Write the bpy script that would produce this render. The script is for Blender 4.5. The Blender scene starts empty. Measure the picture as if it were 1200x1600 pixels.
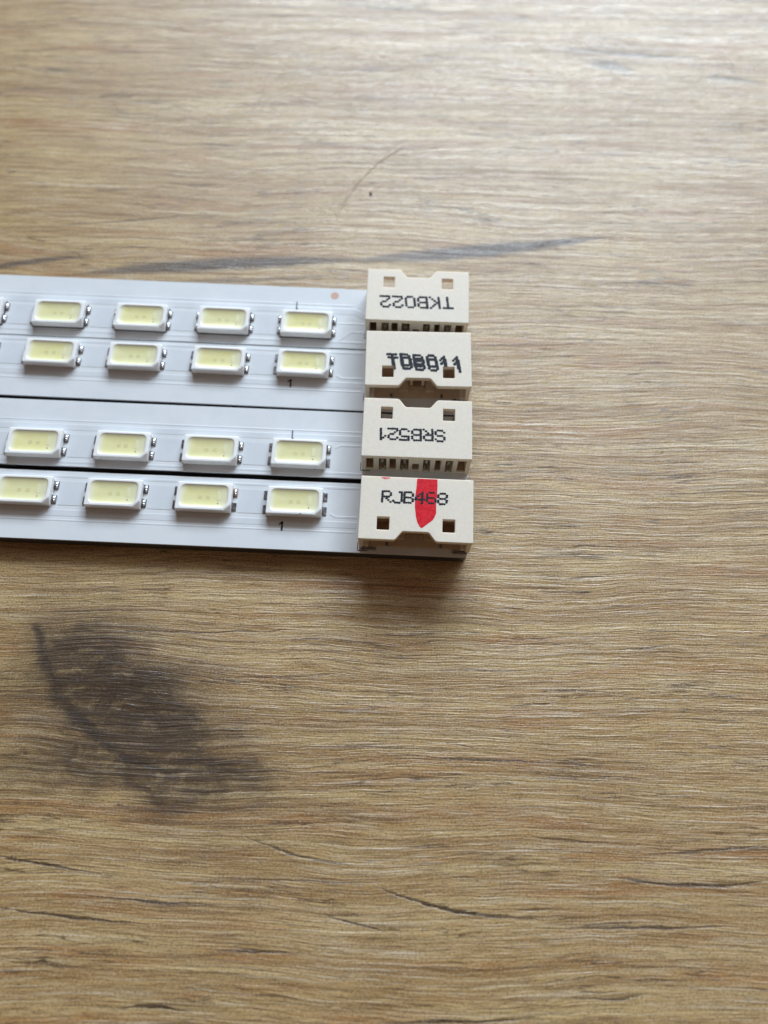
import bpy, bmesh, math, random
from mathutils import Vector, Matrix
random.seed(7)
MM = 0.001
T = 1.5                    # thickness of a strip's board, mm; the table top is z = 0
sc = bpy.context.scene
COL = sc.collection

# ------------------------------------------------------------------ camera
cam = bpy.data.cameras.new("camera")
cam_o = bpy.data.objects.new("camera", cam); COL.objects.link(cam_o)
cam_o.location = (10.0312*MM, -29.5343*MM, (75.7822+T)*MM)
cam_o.rotation_euler = (0.36556, -0.00438, 0.04457)
cam.sensor_fit = 'VERTICAL'; cam.sensor_height = 36; cam.lens = 1250.14*36/1600
cam.clip_start = 0.005; cam.clip_end = 20
cam.dof.use_dof = True; cam.dof.focus_distance = 0.0780; cam.dof.aperture_fstop = 19
sc.camera = cam_o

# ------------------------------------------------------------------ light
w = bpy.data.worlds.new("World"); sc.world = w; w.use_nodes = True
bg = w.node_tree.nodes["Background"]
bg.inputs[0].default_value = (1.0, 0.66, 0.46, 1); bg.inputs[1].default_value = 0.125

def window(name, az, el, dist, sx, sy, watts, color):
    L = bpy.data.lights.new(name, 'AREA'); L.shape = 'RECTANGLE'; L.size = sx; L.size_y = sy
    L.energy = watts; L.color = color
    o = bpy.data.objects.new(name, L); COL.objects.link(o)
    a, e = math.radians(az), math.radians(el)
    d = Vector((math.sin(a)*math.cos(e), math.cos(a)*math.cos(e), math.sin(e)))
    c = Vector((0.012, 0.01, 0))
    o.location = c + d*dist
    o.rotation_euler = d.to_track_quat('Z', 'Y').to_euler()
    return o
window("window_light", 8, 29.5, 1.3, 1.0, 0.42, 30.0, (0.75, 0.87, 1.0))
window("added_side_light", 40, 40, 1.5, 0.8, 0.6, 4.6, (0.80, 0.92, 1.0))  # added side lamp, broadens the window's sheen on the wood

sc.view_settings.view_transform = 'Standard'; sc.view_settings.look = 'None'
sc.view_settings.exposure = 0.0; sc.view_settings.gamma = 1.0
try: sc.view_settings.use_curve_mapping = False
except Exception: pass
sc.cycles.max_bounces = 8; sc.cycles.use_denoising = True
sc.cycles.sample_clamp_indirect = 4

# ------------------------------------------------------------------ node helpers
class G:
    """small wrapper for writing node graphs"""
    def __init__(s, tree): s.t = tree; s.n = tree.nodes; s.l = tree.links
    def new(s, kind, **kw):
        nd = s.n.new(kind)
        for k, v in kw.items(): setattr(nd, k, v)
        return nd
    def put(s, sock, v):
        if isinstance(v, bpy.types.NodeSocket): s.l.new(v, sock)
        else: sock.default_value = v
    def m(s, op, a, b=None, c=None, clamp=False):
        nd = s.new('ShaderNodeMath', operation=op, use_clamp=clamp)
        s.put(nd.inputs[0], a)
        if b is not None: s.put(nd.inputs[1], b)
        if c is not None: s.put(nd.inputs[2], c)
        return nd.outputs[0]
    def ss(s, v, a, b, lo=0.0, hi=1.0):
        nd = s.new('ShaderNodeMapRange', interpolation_type='SMOOTHSTEP')
        for i, x in enumerate((v, a, b, lo, hi)): s.put(nd.inputs[i], x)
        return nd.outputs[0]
    def noise(s, vec, scale=1.0, detail=2.0, rough=0.5, dist=0.0):
        nd = s.new('ShaderNodeTexNoise')
        s.put(nd.inputs['Vector'], vec); nd.inputs['Scale'].default_value = scale
        nd.inputs['Detail'].default_value = detail; nd.inputs['Roughness'].default_value = rough
        nd.inputs['Distortion'].default_value = dist
        return nd.outputs[0]
    def xyz(s, x, y, z=0.0):
        nd = s.new('ShaderNodeCombineXYZ')
        s.put(nd.inputs[0], x); s.put(nd.inputs[1], y); s.put(nd.inputs[2], z)
        return nd.outputs[0]
    def mix(s, f, a, b, blend='MIX'):
        nd = s.new('ShaderNodeMix', data_type='RGBA', blend_type=blend)
        s.put(nd.inputs[0], f); s.put(nd.inputs[6], a); s.put(nd.inputs[7], b)
        return nd.outputs[2]
    def pos(s):
        g = s.new('ShaderNodeNewGeometry'); sep = s.new('ShaderNodeSeparateXYZ')
        s.l.new(g.outputs['Position'], sep.inputs[0])
        return [s.m('MULTIPLY', sep.outputs[i], 1000.0) for i in range(3)]
    def obj(s):
        g = s.new('ShaderNodeTexCoord'); sep = s.new('ShaderNodeSeparateXYZ')
        s.l.new(g.outputs['Object'], sep.inputs[0])
        return [s.m('MULTIPLY', sep.outputs[i], 1000.0) for i in range(3)]

def rgb(r, g, b): return (r, g, b, 1.0)
def mat(name):
    m = bpy.data.materials.new(name); m.use_nodes = True
    g = G(m.node_tree); p = m.node_tree.nodes["Principled BSDF"]
    return m, g, p

# ------------------------------------------------------------------ wood print
def wood_material():
    m, g, p = mat("oak_print_laminate")
    X0, Y0, Z0 = g.pos()
    a = math.radians(1.4)
    Xr = g.m('ADD', g.m('MULTIPLY', X0, math.cos(a)), g.m('MULTIPLY', Y0, math.sin(a)))
    Yr = g.m('ADD', g.m('MULTIPLY', Y0, math.cos(a)), g.m('MULTIPLY', X0, -math.sin(a)))
    # slow waviness of the grain and a finer fibre wobble
    w1 = g.m('SUBTRACT', g.noise(g.xyz(g.m('MULTIPLY', Xr, .035), g.m('MULTIPLY', Yr, .07), 3.1), detail=1.5), .5)
    w2 = g.m('SUBTRACT', g.noise(g.xyz(g.m('MULTIPLY', Xr, .30), g.m('MULTIPLY', Yr, .7), 7.7), detail=2), .5)
    Y = g.m('MULTIPLY_ADD', w1, 3.2, Yr)
    Y = g.m('MULTIPLY_ADD', w2, 0.34, Y)
    kx_ = g.m('MULTIPLY_ADD', X0, 1/11.0, 14/11.0); ky_ = g.m('MULTIPLY_ADD', Y0, 1/6.5, 20.5/6.5)
    kg = g.m('EXPONENT', g.m('MULTIPLY', g.m('ADD', g.m('MULTIPLY', kx_, kx_), g.m('MULTIPLY', ky_, ky_)), -1.0))
    Y = g.m('ADD', Y, g.m('MULTIPLY', g.m('MULTIPLY', ky_, kg), -1.1))
    def st(sx, sy, z, detail=3, rough=.55, yy=None):
        return g.noise(g.xyz(g.m('MULTIPLY', Xr, sx), g.m('MULTIPLY', yy or Y, sy), z), detail=detail, rough=rough)
    broad = st(.022, .11, 1.0, 3)
    band = st(.045, .55, 2.0, 4, .6)
    streak = st(.075, 2.0, 3.0, 4, .60)
    rows = st(.018, .95, 21.0, 3, .55)
    fibre = st(.26, 7.0, 4.0, 3, .6)
    hair = st(.7, 15.0, 5.0, 2, .6)
    speck = g.noise(g.xyz(X0, Y0, 0), scale=5.5, detail=3, rough=.8)
    pm = st(.06, .35, 6.0, 2)
    pn = st(.075, 1.35, 8.0, 3, .5)
    pore = g.ss(g.m('ABSOLUTE', g.m('SUBTRACT', pn, .5)), .004, .022, 1, 0)
    pore = g.m('MULTIPLY', pore, g.ss(pm, .48, .62))
    pn2 = st(.16, 3.4, 9.0, 2, .5)
    pore2 = g.m('MULTIPLY', g.ss(pn2, .66, .74), g.ss(st(.09, .6, 12.0, 2), .42, .6))
    painted_glint = g.m('MULTIPLY', g.ss(st(.055, 4.0, 10.0, 3, .6), .58, .66), g.ss(fibre, .36, .56))

    col = g.mix(g.ss(broad, .36, .64), rgb(.555, .375, .168), rgb(.475, .305, .124))
    col = g.mix(g.m('MULTIPLY', g.ss(band, .49, .64), .58), col, rgb(.36, .20, .068))
    col = g.mix(g.m('MULTIPLY', g.ss(rows, .51, .64), .42), col, rgb(.34, .19, .066))
    col = g.mix(g.m('MULTIPLY', g.ss(rows, .49, .36), .40), col, rgb(.67, .49, .235))
    col = g.mix(g.m('MULTIPLY', g.ss(band, .50, .34), .62), col, rgb(.65, .475, .215))
    red = g.m('MULTIPLY', g.ss(st(.05, .42, 14.0, 4, .6), .51, .67), .66)
    col = g.mix(red, col, rgb(.42, .19, .055))
    grey = g.m('MULTIPLY', g.ss(st(.07, .8, 17.0, 4, .6), .55, .70), .55)
    col = g.mix(grey, col, rgb(.58, .46, .29))
    col = g.mix(g.m('MULTIPLY', g.ss(streak, .54, .68), .66), col, rgb(.17, .088, .030))
    col = g.mix(g.m('MULTIPLY', g.ss(streak, .46, .30), .55), col, rgb(.62, .49, .31))
    col = g.mix(g.m('MULTIPLY', g.ss(fibre, .52, .67), .62), col, rgb(.15, .082, .030))
    col = g.mix(g.m('MULTIPLY', g.ss(fibre, .46, .30), .60), col, rgb(.70, .56, .36))
    col = g.mix(g.m('MULTIPLY', g.ss(hair, .52, .70), .62), col, rgb(.13, .078, .038))
    col = g.mix(g.m('MULTIPLY', painted_glint, .70), col, rgb(.86, .74, .55))  # highlights off the embossed grain, painted into the colour
    col = g.mix(g.m('MULTIPLY', pore, .85), col, rgb(.085, .048, .022))
    col = g.mix(g.m('MULTIPLY', pore2, .75), col, rgb(.105, .060, .028))

    # single strokes of dark grain: three points (mm), half width, strength, tone
    Yw = g.m('MULTIPLY_ADD', w2, 0.5, Y0)
    Yw = g.m('MULTIPLY_ADD', g.m('SUBTRACT', fibre, .5), .40, Yw)
    def stroke(P, hw, k):
        (x0, y0), (x1, y1), (x2, y2) = P
        d0 = (y1-y0)/(x1-x0); d1 = (y2-y1)/(x2-x1); c2 = (d1-d0)/(x2-x0)
        A = c2; B = d0 - c2*(x0+x1); C = y0 - d0*x0 + c2*x0*x1
        t = g.m('MULTIPLY_ADD', X0, 1/(x2-x0), -x0/(x2-x0))
        tp = g.m('MULTIPLY', g.m('MULTIPLY', t, g.m('SUBTRACT', 1.0, t)), 4.0, clamp=True)
        yq = g.m('MULTIPLY_ADD', g.m('MULTIPLY_ADD', X0, A, B), X0, C)
        d = g.m('ABSOLUTE', g.m('SUBTRACT', Yw, yq))
        q = g.m('DIVIDE', d, g.m('MULTIPLY_ADD', tp, hw, .02))
        f = g.ss(q, .30, 1.0, 1, 0)
        return g.m('MULTIPLY', f, g.m('MULTIPLY', g.m('POWER', tp, .5), k))
    thin = [
     ([(32.37,64.65),(35.72,64.24),(39.44,63.4)],1.3,.55),([(27.39,67.43),(38.38,66.46),(49.35,66.19)],.5,.6),
     ([(47.3,62.42),(50.66,62.59),(56.42,62.09)],.6,.55),
     ([(-25.5,-34.0),(-19.97,-34.65),(-13.9,-35.26)],.24,.9),([(-15.57,-37.02),(-9.93,-37.22),(-3.49,-37.24)],.22,.95),
     ([(-24.6,-38.0),(-16.38,-38.71),(-8.84,-38.87)],.24,.8),([(-7.14,-35.06),(2.17,-35.01),(11.17,-34.77)],.18,.5),
     ([(-3.63,-40.7),(-0.08,-40.59),(3.49,-40.68)],.24,.8),([(-2.76,-31.26),(1.97,-32.79),(8.57,-33.54)],.22,.7),
     ([(5.16,-37.41),(7.7,-37.99),(11.34,-38.82)],.22,.75),([(-21.72,-42.31),(-18.43,-42.36),(-13.4,-42.47)],.25,.6),
     ([(-11.39,-45.3),(-8.2,-45.11),(-4.94,-45.43)],.26,.8),([(9.34,-35.0),(16.26,-36.62),(24.58,-36.95)],.30,.85),
     ([(24.56,-37.79),(31.75,-37.43),(42.06,-36.91)],.27,.75),([(33.26,-31.51),(38.99,-30.99),(45.35,-30.07)],.26,.65),
     ([(29.75,-33.43),(38.15,-33.83),(44.96,-33.12)],.36,.8),([(23.04,-30.43),(26.47,-30.65),(31.03,-30.71)],.25,.5),
     ([(26.57,-42.94),(30.33,-42.78),(33.86,-42.25)],.25,.6),([(10.54,-45.35),(16.39,-45.14),(24.92,-44.4)],.3,.75),
     ([(20.83,-19.11),(23.86,-18.85),(27.51,-18.45)],.18,.6),([(24.8,-17.43),(28.16,-17.34),(32.71,-17.56)],.2,.65),
     ([(11.01,-23.86),(18.43,-24.15),(29.37,-23.83)],.2,.7),([(15.44,-22.8),(16.93,-22.79),(18.72,-23.23)],.16,.6),
     ([(12.24,-16.24),(18.39,-15.9),(26.08,-15.49)],.18,.5),([(32.05,-13.3),(34.55,-13.0),(38.0,-12.53)],.2,.65),
     ([(26.97,-6.42),(29.9,-6.1),(32.2,-5.67)],.2,.6),([(-43.16,56.25),(-40.69,56.37),(-36.19,56.38)],.3,.55),
     ([(-33.11,34.84),(-24.79,35.71),(-13.46,37.51)],.3,.45),([(-14.78,55.01),(-7.4,55.37),(0.5,56.07)],.5,.3),
     ([(-28.0,55.12),(-23.87,55.11),(-18.22,55.62)],.4,.35),([(-16.64,-13.56),(-7.25,-13.32),(2.1,-12.71)],.2,.6),
     ([(-6.71,-17.77),(0.0,-17.28),(6.11,-16.76)],.17,.5),([(-0.58,-23.98),(10.1,-23.39),(19.61,-23.36)],.17,.45)]
    S = None
    for P, hw, k in thin:
        f = stroke(P, hw*.64 if hw < .4 else hw, min(1.0, k*1.2)); S = f if S is None else g.m('MAXIMUM', S, f)
    S = g.m('MULTIPLY', S, g.ss(fibre, .25, .50, .80, 1))
    col = g.mix(S, col, rgb(.048, .024, .010))
    # the broad grey vein behind the strips
    V = None
    for P, hw, k in [([(-42.15,27.3),(-34.0,29.4),(-26.09,30.8)],.6,.9), ([(-30.0,27.7),(-12.57,30.1),(8.0,31.75)],1.3,1.0),
                     ([(2.0,31.2),(19.68,33.7),(35.2,36.55)],1.35,1.0), ([(18.0,33.2),(27.0,35.0),(35.2,36.6)],.8,1.0),
                     ([(-20.,26.9),(-9.,28.1),(3.,29.0)],.5,.5)]:
        f = stroke(P, hw, k); V = f if V is None else g.m('MAXIMUM', V, f)
    V = g.m('MULTIPLY', V, g.ss(streak, .30, .58, .84, 1))
    col = g.mix(V, col, rgb(.064, .043, .033))
    # knot
    wk = g.m('MULTIPLY_ADD', g.m('SUBTRACT', g.noise(g.xyz(X0, Y0, 2.0), scale=.22, detail=4), .5), 8.0, X0)
    wy = g.m('MULTIPLY_ADD', g.m('SUBTRACT', g.noise(g.xyz(X0, Y0, 9.0), scale=.22, detail=4), .5), 6.0, Y0)
    def blob(cx, cy, rx, ry, deg, k, power=1):
        c, s = math.cos(math.radians(deg)), math.sin(math.radians(deg))
        dx = g.m('SUBTRACT', wk, cx); dy = g.m('SUBTRACT', wy, cy)
        u = g.m('DIVIDE', g.m('ADD', g.m('MULTIPLY', dx, c), g.m('MULTIPLY', dy, s)), rx)
        v = g.m('DIVIDE', g.m('ADD', g.m('MULTIPLY', dx, -s), g.m('MULTIPLY', dy, c)), ry)
        r2 = g.m('ADD', g.m('MULTIPLY', u, u), g.m('MULTIPLY', v, v))
        return g.m('MULTIPLY', g.m('EXPONENT', g.m('MULTIPLY', r2 if power == 1 else g.m('MULTIPLY', r2, r2), -1.0)), k)
    K = None
    for b in [(-21.0,-15.2,3.4,2.6,-25,.88), (-15.2,-18.2,7.6,4.6,-38,.60), (-10.2,-23.2,6.4,3.6,-42,.66), (-8.6,-27.2,6.6,2.3,-5,.78),
              (-17.2,-22.6,3.0,2.6,-40,.55), (-16.5,-27.0,7.5,2.0,4,.38), (-11.5,-20.2,4.2,3.2,-45,.45), (-2.6,-26.6,2.6,.9,0,.5), (-24.5,-18.6,3.4,2.4,-20,.46), (-18.4,-19.0,4.2,2.6,-45,.40), (-24.5,-26.5,7.0,2.4,3,.44), (-26.0,-21.5,4.0,2.2,10,.40), (-20.0,-24.6,3.6,2.2,-30,.40), (-4.5,-22.5,3.2,1.2,5,.42)]:
        f = blob(*b); K = f if K is None else g.m('ADD', K, f)
    K = g.m('MINIMUM', K, .92)
    kn = g.m('ADD', g.m('MULTIPLY', streak, .55), g.m('MULTIPLY', g.noise(g.xyz(g.m('MULTIPLY', wk, .55), g.m('MULTIPLY', wy, 1.5), 4), scale=.8, detail=5, rough=.7), .65))
    K = g.m('MULTIPLY', K, g.ss(kn, .38, .66, .34, 1))
    K = g.m('MULTIPLY', K, g.ss(fibre, .25, .6, .70, 1))
    # crescent rim of the knot
    R = None
    CR = [(-24.3,-13.5),(-23.5,-16.07),(-22.0,-18.76),(-20.31,-20.79),(-18.59,-21.89),(-16.6,-23.6),(-13.4,-25.3),(-9.0,-26.7)]
    WW = [.36, .62, .68, .62, .50, .30, .18]
    xw = g.m('MULTIPLY_ADD', w2, 0.9, g.m('MULTIPLY_ADD', wk, .35, g.m('MULTIPLY', X0, .65)))
    yw = g.m('MULTIPLY_ADD', wy, .35, g.m('MULTIPLY', Y0, .65))
    for (ax, ay), (bx, by), hw in zip(CR[:-1], CR[1:], WW):
        lx, ly = bx-ax, by-ay; L2 = lx*lx+ly*ly
        px = g.m('SUBTRACT', xw, ax); py = g.m('SUBTRACT', yw, ay)
        t = g.m('MULTIPLY', g.m('ADD', g.m('MULTIPLY', px, lx), g.m('MULTIPLY', py, ly)), 1/L2, clamp=True)
        ex = g.m('MULTIPLY_ADD', t, -lx, px); ey = g.m('MULTIPLY_ADD', t, -ly, py)
        d = g.m('SQRT', g.m('ADD', g.m('MULTIPLY', ex, ex), g.m('MULTIPLY', ey, ey)))
        f = g.ss(d, hw*.1, hw*2.0, .9, 0); R = f if R is None else g.m('MAXIMUM', R, f)
    plat = blob(-15.2, -19.0, 9.8, 4.9, -36, 1.0, 1)
    plat = g.m('MULTIPLY', plat, g.ss(kn, .38, .62, .40, .92))
    halo = blob(-7.0, -24.5, 15.0, 9.0, -28, .80)
    col = g.mix(g.m('MULTIPLY', halo, g.ss(streak, .35, .7)), col, rgb(.17, .085, .036))
    col = g.mix(plat, col, rgb(.062, .038, .024))
    col = g.mix(K, col, rgb(.040, .026, .019))
    col = g.mix(g.m('MULTIPLY', g.m('MULTIPLY', R, g.ss(kn, .38, .62, .45, 1)), g.ss(fibre, .2, .55, .55, 1)), col, rgb(.035, .026, .022))
    # printing speckle
    col = g.mix(g.ss(speck, .50, .64, 0, .66), col, rgb(.11, .07, .035))
    lite = g.m('MULTIPLY', g.ss(speck, .47, .32, 0, .62), g.m('SUBTRACT', 1.0, g.m('MULTIPLY', g.m('MAXIMUM', g.m('MAXIMUM', K, R), plat), .85)))
    col = g.mix(lite, col, rgb(.68, .54, .36))
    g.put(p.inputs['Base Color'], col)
    # embossed pores
    h = g.m('ADD', g.m('MULTIPLY', fibre, .55), g.m('MULTIPLY', streak, .8))
    h = g.m('ADD', h, g.m('MULTIPLY', speck, .18))
    h = g.m('SUBTRACT', h, g.m('MULTIPLY', S, .35))
    h = g.m('SUBTRACT', h, g.m('MULTIPLY', pore2, .25))
    b = g.new('ShaderNodeBump'); b.inputs['Strength'].default_value = 1.0; b.inputs['Distance'].default_value = 0.00012
    g.put(b.inputs['Height'], h); g.put(p.inputs['Normal'], b.outputs[0])
    g.put(p.inputs['Roughness'], g.m('ADD', g.ss(streak, .3, .7, .0, .09), g.ss(rows, .38, .62, .25, .36)))
    p.inputs['Specular IOR Level'].default_value = .66
    return m

def mask_material(name, c1, c2, rough):
    m, g, p = mat(name)
    x, y, z = g.pos()
    n = g.noise(g.xyz(x, y, z), scale=.35, detail=4, rough=.6)
    dust = g.ss(g.noise(g.xyz(x, y, 3), scale=2.6, detail=3, rough=.7), .74, .79, 0, .35)
    col = g.mix(g.ss(n, .35, .65), c1, c2)
    col = g.mix(dust, col, rgb(.45, .44, .42))
    g.put(p.inputs['Base Color'], col); p.inputs['Roughness'].default_value = rough
    b = g.new('ShaderNodeBump'); b.inputs['Strength'].default_value = .5; b.inputs['Distance'].default_value = .00001
    g.put(b.inputs['Height'], g.noise(g.xyz(x, y, 0), scale=1.6, detail=3)); g.put(p.inputs['Normal'], b.outputs[0])
    return m

def plastic(name, c1, c2, rough, sss=.0, radius=(1, .62, .36), scale=.0007, bump=.000012, bs=9.0):
    m, g, p = mat(name)
    x, y, z = g.pos()
    n = g.noise(g.xyz(x, y, z), scale=3.2, detail=4, rough=.7)
    g.put(p.inputs['Base Color'], g.mix(g.ss(n, .36, .64), c1, c2))
    p.inputs['Roughness'].default_value = rough
    if sss:
        p.inputs['Subsurface Weight'].default_value = sss
        p.inputs['Subsurface Radius'].default_value = radius
        p.inputs['Subsurface Scale'].default_value = scale
    b = g.new('ShaderNodeBump'); b.inputs['Strength'].default_value = .6; b.inputs['Distance'].default_value = bump
    g.put(b.inputs['Height'], g.noise(g.xyz(x, y, z), scale=bs, detail=3, rough=.6)); g.put(p.inputs['Normal'], b.outputs[0])
    return m

def metal(name, c1, c2, rough, metallic=1.0, scale=3.0):
    m, g, p = mat(name)
    x, y, z = g.pos()
    n = g.noise(g.xyz(x, y, z), scale=scale, detail=4, rough=.7)
    g.put(p.inputs['Base Color'], g.mix(g.ss(n, .35, .65), c1, c2))
    p.inputs['Metallic'].default_value = metallic
    g.put(p.inputs['Roughness'], g.ss(n, .3, .7, rough*.8, rough*1.3))
    return m

def phosphor_material():
    m, g, p = mat("yellow_phosphor")
    x, y, z = g.obj()
    wx, wy, wz = g.pos()
    ax = g.m('DIVIDE', g.m('ABSOLUTE', x), 2.35); ay = g.m('DIVIDE', g.m('ABSOLUTE', y), 1.16)
    e = g.m('MAXIMUM', ax, ay)
    n = g.noise(g.xyz(wx, wy, 0), scale=1.1, detail=3, rough=.6)
    col = g.mix(g.ss(n, .35, .65), rgb(.83, .785, .37), rgb(.86, .82, .44))
    col = g.mix(g.ss(e, .74, 1.03, 0, .95), col, rgb(.87, .87, .72))
    col = g.mix(g.ss(x, 1.15, 1.65, 0, .6), col, rgb(.84, .83, .60))
    oi = g.new('ShaderNodeObjectInfo'); col = g.mix(g.m('MULTIPLY', oi.outputs['Random'], .45), col, rgb(.80, .785, .50))
    g.put(p.inputs['Base Color'], col); p.inputs['Roughness'].default_value = .30
    p.inputs['Subsurface Weight'].default_value = .25
    p.inputs['Subsurface Radius'].default_value = (1, .9, .35); p.inputs['Subsurface Scale'].default_value = .0004
    return m

def ink(name, c, rough=.5):
    m, g, p = mat(name)
    x, y, z = g.pos()
    n = g.noise(g.xyz(x, y, z), scale=5, detail=3, rough=.7)
    g.put(p.inputs['Base Color'], g.mix(g.ss(n, .4, .75), c, rgb(*[min(1, v*1.9+.012) for v in c[:3]])))
    p.inputs['Roughness'].default_value = rough; p.inputs['Specular IOR Level'].default_value = .25
    return m

M_WOOD = wood_material()
M_MASK = mask_material("white_solder_mask", rgb(.70, .735, .76), rgb(.735, .765, .785), .40)
M_TRACE = mask_material("solder_mask_over_copper", rgb(.655, .69, .725), rgb(.69, .72, .75), .38)
M_ALU = metal("aluminium_core", rgb(.12, .14, .16), rgb(.17, .19, .215), .5)
M_IVORY = plastic("ivory_nylon", rgb(.80, .72, .60), rgb(.835, .765, .65), .52, .22, (1, .50, .22), .0010)
M_TAN = plastic("nylon_tan_shade", rgb(.62, .47, .34), rgb(.68, .53, .39), .55, .2)  # connector plastic with the recess shade mixed into its colour
M_BODY = plastic("white_led_plastic", rgb(.90, .90, .885), rgb(.94, .94, .925), .38, .35, (1, .9, .8), .0006, .000003)
M_PHOS = phosphor_material()
M_CHIP = plastic("phosphor_over_chip", rgb(.71, .67, .33), rgb(.755, .71, .365), .42)
M_PALE = plastic("pale_resin", rgb(.80, .79, .47), rgb(.82, .80, .52), .42)
M_DOT = plastic("grey_resin_dot", rgb(.30, .30, .20), rgb(.36, .35, .24), .5)
M_LEAD = metal("tinned_lead", rgb(.20, .195, .205), rgb(.34, .33, .34), .34)
M_RUST = metal("coppery_lead", rgb(.40, .20, .13), rgb(.50, .33, .26), .35)
M_SOLDER = metal("bright_solder", rgb(.80, .80, .80), rgb(.90, .90, .90), .20)
M_BASE = metal("dark_base_plate", rgb(.13, .13, .14), rgb(.2, .2, .21), .4)
M_CONTACT = metal("spring_contact", rgb(.42, .37, .31), rgb(.70, .65, .58), .24)
M_BLACK = ink("black_ink", rgb(.008, .008, .014), .6)
M_RED = plastic("red_marker_ink", rgb(.64, .008, .020), rgb(.78, .026, .042), .32, bump=.00002, bs=4.0)
M_PINK = plastic("pink_marker_ink", rgb(.74, .10, .12), rgb(.80, .25, .24), .45)
M_COPPER = metal("bare_copper", rgb(.50, .30, .23), rgb(.58, .38, .30), .55, .2)
M_HAIR = plastic("brown_hair", rgb(.40, .28, .20), rgb(.46, .33, .24), .5)
M_BROWN = plastic("nylon_brown_shade", rgb(.40, .245, .155), rgb(.47, .30, .20), .55, .2)  # same plastic as the housing, painted brown for the shade inside

# ------------------------------------------------------------------ mesh helpers (all in mm)
def link(name, me, m, parent=None, loc=(0, 0, 0), rz=0.0):
    o = bpy.data.objects.new(name, me)
    if m is not None and not me.materials: me.materials.append(m)
    COL.objects.link(o)
    o.location = [v*MM for v in loc]; o.rotation_euler = (0, 0, rz)
    if parent is not None: o.parent = parent
    return o
def pydata(name, vs, fs):
    me = bpy.data.meshes.new(name)
    me.from_pydata([(x*MM, y*MM, z*MM) for x, y, z in vs], [], fs); me.update()
    return me
def rpoly(pts, n=4):
    """polygon with rounded corners: [(x, y, r)]"""
    out = []
    N = len(pts)
    for i, (x, y, r) in enumerate(pts):
        if r <= 0: out.append((x, y)); continue
        p = Vector((x, y)); a = Vector(pts[i-1][:2])-p; b = Vector(pts[(i+1) % N][:2])-p
        a.normalize(); b.normalize()
        ang = a.angle(b); d = r/math.tan(ang/2)
        p0, p1 = p+a*d, p+b*d
        for k in range(n+1):
            t = k/n
            q = p0*(1-t)**2 + p*2*t*(1-t) + p1*t*t
            out.append((q.x, q.y))
    return out
def rrect(x0, x1, y0, y1, r=0, n=4):
    rs = r if isinstance(r, (tuple, list)) else (r,)*4     # bl br tr tl
    return rpoly([(x0, y0, rs[0]), (x1, y0, rs[1]), (x1, y1, rs[2]), (x0, y1, rs[3])], n)
def plate(outline, holes, z0, z1, bev, res=1):
    """flat plate with holes and softened edges -> (verts, faces) in mm"""
    cu = bpy.data.curves.new("plate_tmp", 'CURVE'); cu.dimensions = '2D'; cu.fill_mode = 'BOTH'
    cu.extrude = max((z1-z0)/2-bev, 0); cu.bevel_depth = bev; cu.bevel_resolution = res; cu.offset = -bev
    for pts in [outline]+list(holes):
        sp = cu.splines.new('POLY'); sp.points.add(len(pts)-1); sp.use_cyclic_u = True
        for i, (x, y) in enumerate(pts): sp.points[i].co = (x, y, 0, 1)
    o = bpy.data.objects.new("plate_tmp", cu); COL.objects.link(o)
    dg = bpy.context.evaluated_depsgraph_get(); dg.update()
    me = o.evaluated_get(dg).to_mesh()
    vs = [(v.co.x, v.co.y, v.co.z+(z0+z1)/2) for v in me.vertices]; fs = [tuple(f.vertices) for f in me.polygons]
    o.evaluated_get(dg).to_mesh_clear()
    bpy.data.objects.remove(o); bpy.data.curves.remove(cu)
    return vs, fs
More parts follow.
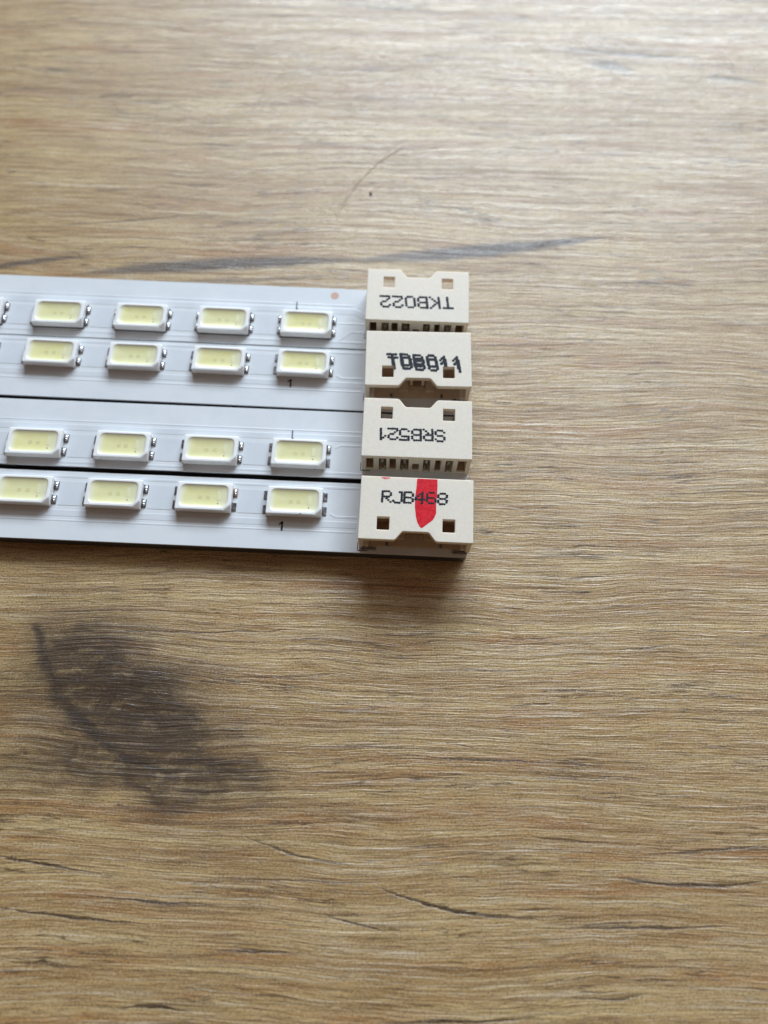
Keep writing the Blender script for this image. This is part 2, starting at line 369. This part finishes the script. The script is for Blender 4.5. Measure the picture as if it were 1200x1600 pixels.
class MB:
    def __init__(s): s.v = []; s.f = []
    def add(s, vf, xf=None):
        b = len(s.v); vs, fs = vf
        s.v += [xf(*v) for v in vs] if xf else vs
        s.f += [tuple(i+b for i in f) for f in fs]; return s
    def box(s, x0, x1, y0, y1, z0, z1, bev=0.03):
        bm = bmesh.new(); bmesh.ops.create_cube(bm, size=1)
        for v in bm.verts:
            v.co = ((x0+x1)/2+v.co.x*(x1-x0), (y0+y1)/2+v.co.y*(y1-y0), (z0+z1)/2+v.co.z*(z1-z0))
        if bev: bmesh.ops.bevel(bm, geom=list(bm.edges), offset=bev, segments=1, affect='EDGES', profile=.5)
        bm.verts.index_update()
        s.add(([tuple(v.co) for v in bm.verts], [tuple(v.index for v in f.verts) for f in bm.faces])); bm.free(); return s
    def bar(s, p, q, r0, r1=None, n=6, flat=1.0):
        """tapered bar from p to q; flat squashes it along its second axis"""
        p, q = Vector(p), Vector(q); r1 = r0 if r1 is None else r1
        d = (q-p).normalized(); a = d.orthogonal().normalized()
        if abs(d.x) < .95:
            a = Vector((1, 0, 0)); a = (a-d*a.dot(d)).normalized()
        b = d.cross(a); vs = []
        for c, r in ((p, r0), (q, r1)):
            for k in range(n):
                t = 2*math.pi*(k+.5)/n
                vs.append(tuple(c+a*(math.cos(t)*r)+b*(math.sin(t)*r*flat)))
        fs = [(k, (k+1) % n, n+(k+1) % n, n+k) for k in range(n)]+[tuple(range(n))[::-1], tuple(range(n, 2*n))]
        return s.add((vs, fs))
    def blob(s, c, rx, ry, rz, seg=10, ring=6, seed=0, amp=.0):
        rnd = random.Random(seed); vs = []; fs = []
        for i in range(ring+1):
            ph = math.pi*i/ring
            for k in range(seg):
                t = 2*math.pi*k/seg; j = 1+rnd.uniform(-amp, amp)
                vs.append((c[0]+rx*j*math.sin(ph)*math.cos(t), c[1]+ry*j*math.sin(ph)*math.sin(t), c[2]+rz*j*math.cos(ph)))
        for i in range(ring):
            for k in range(seg):
                a, b = i*seg+k, i*seg+(k+1) % seg
                fs.append((a, a+seg, b+seg, b))
        return s.add((vs, fs))
    def mesh(s, name, smooth=False):
        me = pydata(name, s.v, s.f)
        bm = bmesh.new(); bm.from_mesh(me); bmesh.ops.remove_doubles(bm, verts=bm.verts, dist=1e-8)
        bmesh.ops.recalc_face_normals(bm, faces=bm.faces); bm.to_mesh(me); bm.free()
        if smooth:
            for f in me.polygons: f.use_smooth = True
        return me
def loops(ls, cap0=False, cap1=False):
    """bridge loops of equal length [[(x,y,z)...]...]"""
    n = len(ls[0]); vs = [p for l in ls for p in l]; fs = []
    for i in range(len(ls)-1):
        for k in range(n):
            a, b = i*n+k, i*n+(k+1) % n
            fs.append((a, b, b+n, a+n))
    if cap0: fs.append(tuple(range(n))[::-1])
    if cap1: fs.append(tuple(range((len(ls)-1)*n, len(ls)*n)))
    return vs, fs
def ribbon(path, wid, z0, z1, sl=.07):
    """raised track along a polyline in the strip's plane"""
    vs, fs = [], []
    P = [Vector(p) for p in path]
    for i, p in enumerate(P):
        d = (P[min(i+1, len(P)-1)]-P[max(i-1, 0)]).normalized(); nrm = Vector((-d.y, d.x))
        for o, z in ((-wid/2-sl, z0), (-wid/2, z1), (wid/2, z1), (wid/2+sl, z0)):
            q = p+nrm*o; vs.append((q.x, q.y, z))
    for i in range(len(P)-1):
        for k in range(3):
            a = i*4+k; fs.append((a, a+4, a+5, a+1))
    return vs, fs

# dot-matrix print: the dots are merged on a fine raster so that no two faces overlap
FONT = {'T': "11111 00100 00100 00100 00100 00100 00100", 'K': "10001 10010 10100 11000 10100 10010 10001",
 'B': "11110 10001 10001 11110 10001 10001 11110", '0': "01110 10001 10001 10001 10001 10001 01110",
 '2': "01110 10001 00001 00110 01000 10000 11111", 'D': "11110 10001 10001 10001 10001 10001 11110",
 '1': "00100 01100 10100 00100 00100 00100 00100", 'S': "01110 10001 10000 01110 00001 10001 01110",
 'R': "11110 10001 10001 11110 10100 10010 10001", '5': "11111 10000 11110 00001 00001 10001 01110",
 'J': "00011 00001 00001 00001 00001 10001 01110", '4': "00010 00110 01010 10010 11111 00010 00010",
 '6': "01110 10000 10000 11110 10001 10001 01110", '8': "01110 10001 10001 01110 10001 10001 01110"}
def print_mesh(name, text, cu, cv, pitch, gw, gh, passes=((0, 0),), slant=0.0, rot=0.0, r=.64, seed=1, keep=None, z=0.0):
    rnd = random.Random(seed)
    px, py = gw/4, gh/6
    dots = []
    tot = pitch*(len(text)-1)+gw
    for ox, oy in passes:
        for i, ch in enumerate(text):
            jx, jy = rnd.uniform(-.03, .03), rnd.uniform(-.04, .04)
            for row, bits in enumerate(FONT[ch].split()):
                for c, b in enumerate(bits):
                    if b == '1':
                        y = gh/2-row*py
                        x = -tot/2+i*pitch+c*px+slant*y
                        dots.append((x+ox+jx+rnd.uniform(-.012, .012), y+oy+jy+rnd.uniform(-.012, .012), rnd.uniform(.92, 1.08)))
    cr, sr = math.cos(rot), math.sin(rot)
    step = .026
    rx, ry = px*r, py*r
    cells = set()
    for x, y, q in dots:
        for iy in range(int((y-ry*1.2)/step)-1, int((y+ry*1.2)/step)+2):
            for ix in range(int((x-rx*1.2)/step)-1, int((x+rx*1.2)/step)+2):
                if ((ix*step-x)/(rx*q))**2+((iy*step-y)/(ry*q))**2 <= 1: cells.add((ix, iy))
    vs, fs = [], []
    rows = {}
    for ix, iy in cells:
        if keep:
            u = cu+cr*ix*step-sr*iy*step; v = cv+sr*ix*step+cr*iy*step
            if not keep(u, v): continue
        rows.setdefault(iy, []).append(ix)
    for iy, xs in rows.items():
        xs.sort(); s = xs[0]; prev = s
        runs = []
        for q in xs[1:]+[10**9]:
            if q != prev+1: runs.append((s, prev)); s = q
            prev = q
        for a, b in runs:
            n = len(vs)
            for X, Y in ((a-.5, iy-.5), (b+.5, iy-.5), (b+.5, iy+.5), (a-.5, iy+.5)):
                X, Y = X*step, Y*step
                vs.append((cu+cr*X-sr*Y, cv+sr*X+cr*Y, z))
            fs.append((n, n+1, n+2, n+3))
    return pydata(name, vs, fs)

# ------------------------------------------------------------------ table surface
tb = MB()
tb.add(plate(rrect(-260, 300, -220, 260, 6), [], -22, 0, 1.0, 2))
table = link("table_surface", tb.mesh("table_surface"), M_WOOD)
table["kind"] = "structure"

# ------------------------------------------------------------------ LED package (mm, local to its centre, base z = 0)
HB = 0.90
def corner_loop(hx, hy, r, z, rbr=None, n=4):
    rs = (r, r if rbr is None else rbr, r, r)
    return [(x, y, z) for x, y in rrect(-hx, hx, -hy, hy, rs, n)]
def led_body():
    n = 4
    def outer(hx, hy, z, cut):
        pts = []
        for (x, y, r) in ((-hx, -hy, .10), (hx, -hy, cut), (hx, hy, .10), (-hx, hy, .10)):
            sx, sy = (1 if x > 0 else -1), (1 if y > 0 else -1)
            if cut > .2 and x > 0 and y < 0:        # straight chamfer
                for k in range(n+1):
                    t = k/n; pts.append((x-r*(1-t), y+r*t, z))
            else:
                i = [(-1, -1), (1, -1), (1, 1), (-1, 1)].index((sx, sy))
                for k in range(n+1):
                    a = math.pi+math.pi/2*(i+k/n)
                    pts.append((x-sx*r+math.cos(a)*r, y-sy*r+math.sin(a)*r, z))
        return pts
    ls = [outer(2.72, 1.42, .06, .10), outer(2.80, 1.50, .12, .10), outer(2.80, 1.50, .42, .10), outer(2.79, 1.49, HB-.08, .60),
          outer(2.765, 1.465, HB-.022, .66), outer(2.71, 1.41, HB, .72), corner_loop(2.47, 1.25, .62, HB-.005, .80, n), corner_loop(2.44, 1.22, .60, HB-.02, .78, n),
          corner_loop(2.14, .98, .55, HB-.30, .70, n)]
    mb = MB(); mb.add(loops(ls, True, True))
    return mb.mesh("led_body")
def led_phosphor():
    ls = [corner_loop(2.435, 1.215, .60, HB-.022, .78), corner_loop(2.37, 1.15, .58, HB-.065, .74), corner_loop(2.24, 1.04, .54, HB-.115, .68), corner_loop(2.0, .82, .45, HB-.165, .55),
          corner_loop(1.5, .5, .25, HB-.205, .3), corner_loop(.6, .15, .06, HB-.21, .06)]
    mb = MB(); mb.add(loops(ls, False, True)); return mb.mesh("phosphor", True)
def lead_mesh(sx):
    mb = MB()
    mb.box(sx*2.76 if sx > 0 else -3.24, 3.24 if sx > 0 else -2.76, -.44, .44, .012, .10, .02)
    x0, x1 = sorted((sx*2.79, sx*2.90)); mb.box(x0, x1, -.40, .40, .10, .36, .03)
    return mb.mesh("lead")
def solder_mesh(sx, seed):
    mb = MB()
    mb.box(min(sx*2.86, sx*3.18), max(sx*2.86, sx*3.18), -.36, .36, .08, .20, .06)
    mb.blob((sx*3.02, .04, .17), .17, .30, .16, 12, 8, seed, .06)
    mb.blob((sx*3.06, -.16, .22), .11, .13, .10, 10, 6, seed+5, .08)
    return mb.mesh("solder", True)
me_body = led_body(); me_phos = led_phosphor()
me_lead = {1: lead_mesh(1), -1: lead_mesh(-1)}
me_sold = {s: [solder_mesh(s, i*3+1) for i in range(4)] for s in (1, -1)}
c = MB(); c.add(plate(rrect(-.21, .21, -.20, .20, .04), [], 0, .03, .012)); me_chip = c.mesh("chip")
c = MB(); c.add(plate(rrect(-.22, .22, -.50, .50, .14), [], 0, .03, .012)); me_pale = c.mesh("resin_step")
c = MB(); c.blob((0, 0, 0), .085, .10, .03); me_dot = c.mesh("resin_dot", True)
c = MB(); c.add(plate(rrect(-2.92, 2.92, -1.60, 1.58, .12), [], .010, .055, .015)); me_base = c.mesh("base_plate")
for me, m in ((me_body, M_BODY), (me_phos, M_PHOS), (me_chip, M_CHIP), (me_pale, M_PALE), (me_dot, M_DOT), (me_base, M_BASE)): me.materials.append(m)
for s in (1, -1):
    me_lead[s].materials.append(M_LEAD)
    for q in me_sold[s]: q.materials.append(M_SOLDER)

SOLDERED = {1: {1: 2, 2: 2, 3: 2, 4: 2, 5: 2}, 2: {1: 2, 2: 2, 3: 2, 4: 2, 5: 2}, 3: {1: 1, 2: 2, 3: 2, 4: 2}, 4: {1: 0, 2: 1, 3: 2, 4: 2}}
def make_led(parent, x, row, k):
    o = link("led", me_body, None, parent, (x, random.uniform(-.04, .04), T), random.uniform(-.008, .008))
    link("phosphor", me_phos, None, o)
    for cx in (-.38, .42): link("chip", me_chip, None, o, (cx+random.uniform(-.05, .05), -.08, HB-.233))
    link("resin_step", me_pale, None, o, (1.55, .12, HB-.216))
    link("resin_dot", me_dot, None, o, (1.48, -.70, HB-.185))
    for s in (-1, 1):
        for j, vy in enumerate((.80, -.74)):
            ld = link("lead", me_lead[s], None, o, (0, vy, 0))
            if row == 4 and k == 2 and s == 1 and j == 0:
                ld.data = ld.data.copy(); ld.data.materials.clear(); ld.data.materials.append(M_RUST)
            n = SOLDERED[row].get(k, 2)
            if (s > 0 and n > j*(1 if n == 2 else 2)-0 and n) or (s < 0 and row == 1):
                link("solder", me_sold[s][(k+j+row) % 4], None, o, (0, vy, 0))
    if row == 4 and k == 1:
        mk = MB(); mk.bar((.56, -1.47, HB-.03), (.80, -1.37, HB+.004), .05, .03, 5, .5); link("ink_mark", mk.mesh("ink_mark"), M_BLACK, o)
    if row == 1: link("base_plate", me_base, None, o)
    return o

# ------------------------------------------------------------------ connector (canonical: notch and holes toward -v, contacts toward +v)
CW, CD, CH = 11.03, 6.56, 3.59
HX, HY = CW/2, CD/2
HOLES = [(-3.17, -1.62), (3.15, -1.62)]
def housing_mesh():
    mb = MB()
    pts = [(-HX, -HY, .14), (-1.98, -HY, .45), (-1.28, -HY+.92, .35), (1.24, -HY+.92, .35), (1.94, -HY, .45), (HX, -HY, .14), (HX, HY, .12), (-HX, HY, .12)]
    out = rpoly(pts, 5)
    hs = [rrect(x-.60, x+.60, y-.65, y+.65, .05, 2)[::-1] for x, y in HOLES]
    mb.add(plate(out, hs, CH-.52, CH, .07, 2))
    zt = CH-.51
    mb.box(-HX+.02, -HX+.46, -HY+.25, HY-.03, .02, zt, .03)      # end walls
    mb.box(HX-.46, HX-.02, -HY+.25, HY-.03, .02, zt, .03)
    mb.box(-HX+.445, HX-.445, HY-.26, HY-.06, .02, .36, .03)        # sill
    for x0, x1 in ((-4.20, -3.72), (-2.98, -2.52), (-1.92, -1.44), (-.72, -.34), (.36, .74), (1.58, 2.03), (2.68, 3.0), (3.76, 4.30)):
        mb.box(x0, x1, .03, HY-.05, .28, zt+.002, .03)
    mb.box(-.35, .37, HY-1.4, HY-.08, 1.9, zt+.001, .02)            # short middle window
    for x in (-.62, .62): mb.box(x-.14, x+.14, -1.30, -.29, .04, zt-.6, .03)   # ribs under the notch
    for x0, x1 in ((-HX+.44, -HX+.95), (HX-.95, HX-.44)): mb.box(x0, x1, -HY+.35, -.31, .025, .55, .04)
    return mb.mesh("housing")
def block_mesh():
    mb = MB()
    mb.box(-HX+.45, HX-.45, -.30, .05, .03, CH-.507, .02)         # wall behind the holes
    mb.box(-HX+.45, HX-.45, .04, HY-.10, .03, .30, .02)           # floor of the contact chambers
    mb.box(-HX+.47, HX-.47, -1.45, -.29, .17, .24, .02)           # added floor behind the notch, brown for the shade there
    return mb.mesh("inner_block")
def shade_ledge_mesh():
    mb = MB(); mb.box(-HX+.47, HX-.47, -HY+.50, -.29, .022, .16, .03)  # floor added in the open recess, its tan stands for shade
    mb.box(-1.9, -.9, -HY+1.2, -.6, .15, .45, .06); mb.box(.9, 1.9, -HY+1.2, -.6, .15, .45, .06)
    return mb.mesh("shade_ledge")
def pin_mesh():
    mb = MB(); mb.box(-.11, .11, -.13, .13, .10, .42, .03); mb.bar((0, -.05, .3), (.12, -.28, .22), .06, .04, 5)
    return mb.mesh("pin")
def contact_mesh():
    mb = MB()
    y = HY-.36
    for s in (-1, 1):
        mb.bar((s*.27, y+.30, .50), (s*.13, y+.05, 1.75), .075, .065, 6, .7)
        mb.bar((s*.13, y+.05, 1.75), (s*.17, y-.1, 2.75), .065, .06, 6, .7)
        mb.box(s*.27-.09, s*.27+.09, y+.2, y+.42, .50, .62, .02)
    mb.box(-.16, .16, y-.02, y+.06, 1.55, 1.72, .02)
    mb.blob((0, y+.02, 2.05), .15, .12, .16, 8, 6, 3, .05)
    mb.blob((.02, y-.02, 2.62), .13, .12, .14, 8, 6, 4, .05)
    return mb.mesh("contact")
def tab_mesh():
    mb = MB(); mb.box(-.75, .75, -.16, .16, .01, .12, .03); mb.box(-.6, -.4, -.05, .12, .10, .5, .03); mb.blob((.3, 0, .10), .35, .16, .08, 8, 6, 2, .1)
    return mb.mesh("solder_tab")
me_shade_ledge = shade_ledge_mesh(); me_shade_ledge.materials.append(M_TAN)
me_pin = pin_mesh(); me_pin.materials.append(M_BASE)
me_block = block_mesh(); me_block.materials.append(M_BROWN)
me_house = housing_mesh(); me_house.materials.append(M_IVORY)
me_cont = contact_mesh(); me_cont.materials.append(M_CONTACT)
me_tab = tab_mesh(); me_tab.materials.append(M_LEAD)
def inside(u, v):
    if abs(u) > HX-.1 or abs(v) > HY-.1: return False
    return not any(abs(u-x) < .63 and abs(v-y) < .68 for x, y in HOLES)
def make_connector(parent, x, v, rz, code):
    o = link("connector", me_house, None, parent, (x, v, T), rz)
    link("inner_block", me_block, None, o); link("shade_ledge", me_shade_ledge, None, o)
    for cx in (-2.75, 2.62): link("pin", me_pin, None, o, (cx, -HY+.72, .06))
    for cx in (-3.34, -1.08, 1.16, 3.38): link("contact", me_cont, None, o, (cx, 0, 0))
    for cx in (-HX+.95, HX-1.0): link("solder_tab", me_tab, None, o, (cx, -HY+.22, 0))
    link("printed_code", code, M_BLACK, o)
    return o
ZI = CH+.006
codes = {
 1: print_mesh("printed_code", "TKB022", .12, .86, 1.34, .92, 1.34, slant=-.10, rot=.015, seed=3, keep=inside, z=ZI),
 2: print_mesh("printed_code", "TDB011", .76, -.50, 1.36, .86, 1.30, passes=((-.07, .20), (.07, -.20)), slant=-.16, rot=-.030, r=.76, seed=4, keep=inside, z=ZI),
 3: print_mesh("printed_code", "SRB521", .68, .76, 1.19, .86, 1.18, slant=-.04, rot=.0, seed=5, keep=inside, z=ZI),
 4: print_mesh("printed_code", "RJB468", -.24, 1.16, 1.09, .82, 1.10, slant=.03, rot=.010, seed=6, keep=inside, z=ZI)}

# ------------------------------------------------------------------ the four strips
STRIPS = [ # row, LED-1 centre x, y, rotation, v range, first letters up?, connector (x, y, rot), label
 (1, -.49, 21.16, -.0026, (-2.62, 5.17), True, (11.63, 23.22, .0029), "white LED strip farthest up, with code TKB022 on its ivory connector"),
 (2, -.41, 16.06, -.0038, (-5.13, 2.30), False, (11.94, 15.39, .0245), "white LED strip with the double-printed code TDB011 on its ivory connector"),
 (3, 0.0, 5.35, .0003, (-2.33, 5.28), True, (12.07, 7.27, .0057), "white LED strip with code SRB521 on its connector, above the red-marked one"),
 (4, 0.0, 0.0, .0002, (-5.0, 2.44), False, (12.24, -1.45, -.0011), "white LED strip nearest the viewer, its connector RJB468 crossed by a red marker stroke")]
PITCH = 9.175
Z1 = T+.014
for row, x, y, rz, (v0, v1), flip, (kx, ky, kr), label in STRIPS:
    root = bpy.data.objects.new("led_strip", None); COL.objects.link(root); root.empty_display_size = .01
    root.location = (x*MM, y*MM, 0); root.rotation_euler = (0, 0, rz)
    root["label"] = label; root["category"] = "LED strip"; root["group"] = "LED strips side by side on the table"
    XE = {1: 17.08, 2: 17.38, 3: 17.52, 4: 17.60}[row]-x; XL = -62.0
    rr = (0.02, .85, .85, 0.02)
    mb = MB(); mb.add(plate(rrect(XL, XE, v0, v1, rr, 5), [], 0.02, T-.16, .05, 1)); link("metal_core", mb.mesh("metal_core"), M_ALU, root)
    mb = MB(); mb.add(plate(rrect(XL, XE, v0-.012, v1+.012, rr, 5), [], T-.158, T, .03, 1)); link("board", mb.mesh("board"), M_MASK, root)
    s = 1 if flip else -1                        # side of the board that carries the extra tracks
    xe = 6.6 if row != 4 else 6.4
    paths = []
    if row == 1:
        paths += [([(XL+1, 2.12), (5.3, 2.12), (6.2, 1.55), (xe, 1.55)], .72), ([(XL+1, -1.90), (5.2, -1.90), (xe, -1.90)], .22), ([(3.6, -1.75), (5.0, -.55), (xe, -.55)], .16), ([(3.2, .55), (xe, .55)], .14)]
    else:
        paths += [([(XL+1, s*2.14), (xe, s*2.14)], .62), ([(XL+1, -s*1.86), (xe, -s*1.86)], .20), ([(3.6, s*1.0), (4.2, s*1.32), (xe, s*1.32)], .18)]
    paths += [([(XL+1, s*2.92), (xe-.2 if row != 1 else 5.0, s*2.92)], .10)]
    for P, wd in paths:
        mb = MB(); mb.add(ribbon(P, wd, T-.002, Z1)); link("trace", mb.mesh("trace"), M_TRACE, root)
    for k in range(1, 7):                        # copper pours between the packages
        xa, xb = -k*PITCH+3.35, -(k-1)*PITCH-3.30
        mb = MB(); mb.add(plate(rrect(xa, xb, -1.30, 1.32, .12), [], T-.01, T+.022, .010)); link("copper_pour", mb.mesh("copper_pour"), M_TRACE, root)
    for k in range(1, 6 if row < 3 else 5): make_led(root, -(k-1)*PITCH, row, k)
    # connector
    d = Matrix.Rotation(-rz, 2) @ Vector((kx-x, ky-y))
    con = make_connector(root, d.x, d.y, kr-rz+(math.pi if flip else 0), codes[row])
    # silkscreen corners round the connector
    mb = MB(); q = .07
    for su in (-1, 1):
        for sv in (-1, 1):
            u, v = d.x+su*(HX+.12), d.y+sv*(HY+.02)
            if not (v0+.15 < v < v1-.15): v = d.y+sv*(HY-.25)
            if not (v0+.1 < v < v1-.1) or u > XE-.05: continue
            mb.box(min(u, u-su*1.0), max(u, u-su*1.0), v-q/2, v+q/2, T-.01, T+.010, 0)
            mb.box(u-q/2, u+q/2, min(v+q*sv*-.5, v-sv*.9), max(v+q*sv*-.5, v-sv*.9), T-.01, T+.012, 0)
    if mb.v: link("corner_mark", mb.mesh("corner_mark"), M_BLACK, root)
    # printed figure 1 beside the first package
    mb = MB()
    fx, fy = (-.85, s*2.62 if flip else s*2.42)
    if row == 1: fx, fy = -1.35, 2.62+.05
    if row == 3: fx, fy = -.95, 2.38
    if row == 2: fx, fy = -1.25, -2.2
    if row == 4: fx, fy = -1.12, -2.52
    wq = .11 if row in (1, 3) else .17
    hq = .48
    mb.box(fx-wq/2, fx+wq/2, fy-hq, fy+hq, T+.026, T+.046, 0)
    if row in (1, 3): mb.box(fx+wq/2, fx+wq/2+.12, fy-hq, fy-hq+.10, T+.026, T+.046, 0)
    else: mb.add(([(fx-wq/2, fy+hq, T+.044), (fx-wq/2-.26, fy+hq-.30, T+.044), (fx-wq/2-.20, fy+hq-.40, T+.044), (fx-wq/2, fy+hq-.24, T+.044)], [(0, 1, 2, 3)]))
    link("printed_figure", mb.mesh("printed_figure"), M_BLACK, root)
    if row == 1:
        me = MB().add(plate([(math.cos(t*math.pi/12)*.46, math.sin(t*math.pi/12)*.46) for t in range(24)], [], T-.01, T+.012, .006)).mesh("fiducial")
        link("fiducial", me, M_COPPER, root, (2.34-x, 25.37-y, 0))
    if row == 4:
        red = [(-.05, 3.27), (-.10, 2.2), (-.15, 1.2), (-.14, .2), (-.06, -.75), (.10, -1.36), (.30, -1.75), (.50, -1.97), (.66, -1.90), (1.05, -1.55), (1.58, -1.12), (1.80, -.75), (1.92, -.36), (1.90, .5), (1.95, 1.4), (1.96, 2.4), (1.95, 3.27)]
        rnd = random.Random(2); red = [(a+rnd.uniform(-.025, .025), min(b, 3.20)) for a, b in red]
        bm = bmesh.new(); bm.faces.new([bm.verts.new((a*MM, b*MM, (CH+.003)*MM)) for a, b in red]); bmesh.ops.triangulate(bm, faces=bm.faces)
        bmesh.ops.recalc_face_normals(bm, faces=bm.faces)
        me = bpy.data.meshes.new("marker_stroke"); bm.to_mesh(me); bm.free(); link("marker_stroke", me, M_RED, con)
        pk = [(-3.55, 3.21), (-3.50, 3.08), (-3.2, 2.98), (-2.95, 3.0), (-2.72, 3.10), (-2.66, 3.21)]
        bm = bmesh.new(); bm.faces.new([bm.verts.new((a*MM, b*MM, (CH+.003)*MM)) for a, b in pk])
        me = bpy.data.meshes.new("marker_smudge"); bm.to_mesh(me); bm.free(); link("marker_smudge", me, M_PINK, con)

# ------------------------------------------------------------------ small dirt on the wood
P = [Vector(q) for q in ((1.62, 37.18), (2.4, 40.0), (3.98, 43.17), (6.3, 46.4), (9.27, 49.04))]
mb = MB()
for a, b in zip(P[:-1], P[1:]):
    for i in range(4):
        p, q = a.lerp(b, i/4), a.lerp(b, (i+1)/4); mb.bar((p.x, p.y, .05), (q.x, q.y, .05), .021, .021, 6)
h = link("hair", mb.mesh("hair"), M_HAIR)
h["label"] = "thin curved brown hair lying on the wood above the strips"; h["category"] = "hair"
mb = MB(); mb.blob((0, 0, .07), .15, .21, .09, 8, 5, 4, .25); mb.blob((-.07, .10, .05), .07, .08, .06, 8, 5, 8, .25)
h = link("crumb", mb.mesh("crumb"), M_BLACK, None, (5.56, 41.46, 0))
h["label"] = "tiny black crumb on the wood beside the curved hair"; h["category"] = "crumb"
